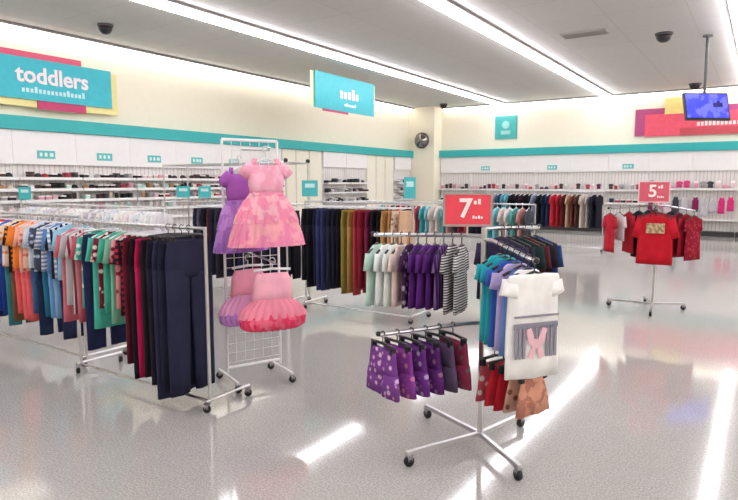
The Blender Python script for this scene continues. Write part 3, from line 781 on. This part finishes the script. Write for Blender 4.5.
for i, (c, pt, c2, cn) in enumerate(spS):
    p, a = on_arm(AR[4], .93-i*.17)
    garment('skirt', cloth(c, pt, c2, 1.), p, a+random.uniform(-.06, .06), f"{cn} skirt, {ordn(i)} from outer end of front rack's lower right arm", 'skirt', G5, hang=BLACKP, clips=True, W=.12, L=.2 if i < 2 else .22, n=18, T=.011)

# price sign
def price_sign(pos, rz, w, h, stem, big, label, cm, frame, lm, zlow):
    s = empty('price_sign', pos, rz, label, 'sign', 'price signs on rack stems')
    MB().tube([(0, 0.012, 0), (0, .012, stem)], .006, 8).build('stem', CHROME, s)
    MB().box(-w/2, w/2, -.004, .004, stem, stem+h).build('card', cm, s)
    f = MB(); t = .012
    f.box(-w/2-t, -w/2, -.008, .008, stem-t, stem+h+t).box(w/2, w/2+t, -.008, .008, stem-t, stem+h+t).box(-w/2, w/2, -.008, .008, stem-t, stem).box(-w/2, w/2, -.008, .008, stem+h, stem+h+t)
    f.build('frame', frame, s)
    lettering(big, h*.88, lm, s, (-w*.05, -.006, stem+h*.52), off=.004, name='price_digit')
    scribble(2, w*.12, w*.3, stem+h*.68, stem+h*.86, -.004, lm, s, 'price_cents', 3)
    scribble(4, w*.1, w*.34, stem+h*.2, stem+h*.3, -.004, lm, s, seed=5)
    return s
price_sign((-1.45, 3.25, 1.295), A-.1, .265, .175, .062, '7', 'red price sign with white numeral 7 above the front clothes rack', mat('ee4658', .45, noise=.1), STEEL, mat('fff1ee', .6), 1.3)

# red rack on the right
rx, ry = -1.1, 8.2
legs = [(-.52, -.02), (.04, -.42), (.33, .19), (-.15, .42)]
arms = [(math.radians(-84), .42, 1.34, 1.27), (math.radians(188), .56, 1.32, 1.27), (math.radians(6), .42, 1.32, 1.26), (math.radians(105), .4, 1.34, 1.28)]
r, AR = four_arm(rx, ry, 0, 'chrome four-arm rack of red clothes standing alone at right', arms, 1.4, legs)
G6 = 'red clothes on the right rack'
fr = [('c31f2e', None, None, 'bright red', .56), ('b61c2a', None, None, 'red', .58), ('8a1526', None, None, 'dark red', .62)]
for i, (c, pt, c2, cn, ln) in enumerate(fr):
    p, a = on_arm(AR[0], .96-i*.2)
    o = garment('tee', cloth(c, pt, c2), p, a+random.uniform(-.05, .05), f'{cn} top, {ordn(i)} from front on the right red rack, facing out', 'top', G6, hang=BLACKP, W=.19, L=ln+.02, n=24, T=.016, sl=.2, sa=.2)
    if i == 0: MB().box(-.1, .1, -.038, -.032, -.27, -.15, .004).build('chest_print', mat('9a7a58', .9, 0, 'blotch', 'c9b090', 2.), o)
for A_, side, sp_ in ((AR[1], 'left', [('c4283a', None, None, 'red', .42), ('e8dfe0', None, None, 'white', .3), ('ba2234', None, None, 'red', .44), ('1f2430', None, None, 'black', .5), ('24303a', None, None, 'dark slate', .48)]),
                      (AR[2], 'right', [('8e1a2c', 'floral', 'b4344a', 'dark red print', .46), ('a01d30', None, None, 'dark red', .44), ('78162a', None, None, 'wine', .46), ('23262e', None, None, 'black', .44)]),
                      (AR[3], 'rear', [('a81d34', None, None, 'red', .4), ('8c1a30', None, None, 'dark red', .4)])):
    for i, (c, pt, c2, cn, ln) in enumerate(sp_):
        p, a = on_arm(A_, .97-i*.2)
        off = {'left': .5, 'right': -.5, 'rear': 0}[side]
        garment('tee', cloth(c, pt, c2), p, a+off+random.uniform(-.08, .08), f'{cn} top, {ordn(i)} from the {side} end of the right red rack', 'top', G6, hang=BLACKP, W=.15, L=ln*1.18, n=18, T=.010, sl=.12, sa=.12)
price_sign((rx-.04, ry-.06, 1.27), A-.25, .34, .24, .1, '5', 'pink price sign with pale numeral 5 above the right red rack', mat('dd5c70', .45, noise=.15), mat('f0d6d8', .5), mat('fff4f2', .6), 1.3)

# hanging children's clothes low on the back wall, right hand units
HG = mat('d8d4d6', .4)
for k in range(nb):
    xc = -9.85+1.225*k
    if xc < -3.2: continue
    MB_ = None
    cols = [('dd3c80', 'hot pink'), ('d98fae', 'pink'), ('4a4650', 'charcoal'), ('e5c9d2', 'pale pink'), ('8c2a5c', 'plum'), ('c9c4cc', 'pale grey')]
    for i in range(5):
        x = xc-.46+i*.23
        if not seen(x, 20.7, 1.0, 6): continue
        c, cn = random.choice(cols)
        o = garment('tank', cloth(c), (x, 20.66, 1.24+random.uniform(-.03, .03)), random.uniform(-.2, .2), f'{cn} small top, {ordn(i)} from left on hook, {ordn(k)} back wall unit', 'top', 'pink tops hanging on the back wall', W=.09, L=.48+random.uniform(-.1, .1), n=12, sl=.07, neck=.03, T=.02)

# ------------------------------------------------------------------ world and view
w = bpy.data.worlds.new('world'); scn.world = w; w.use_nodes = True
w.node_tree.nodes['Background'].inputs[0].default_value = (1, .98, .96, 1)
w.node_tree.nodes['Background'].inputs[1].default_value = .3
scn.view_settings.view_transform = 'Standard'
scn.view_settings.look = 'None'
scn.view_settings.exposure = 0.
scn.cycles.use_denoising = True
scn.cycles.max_bounces = 6
scn.cycles.sample_clamp_indirect = 8
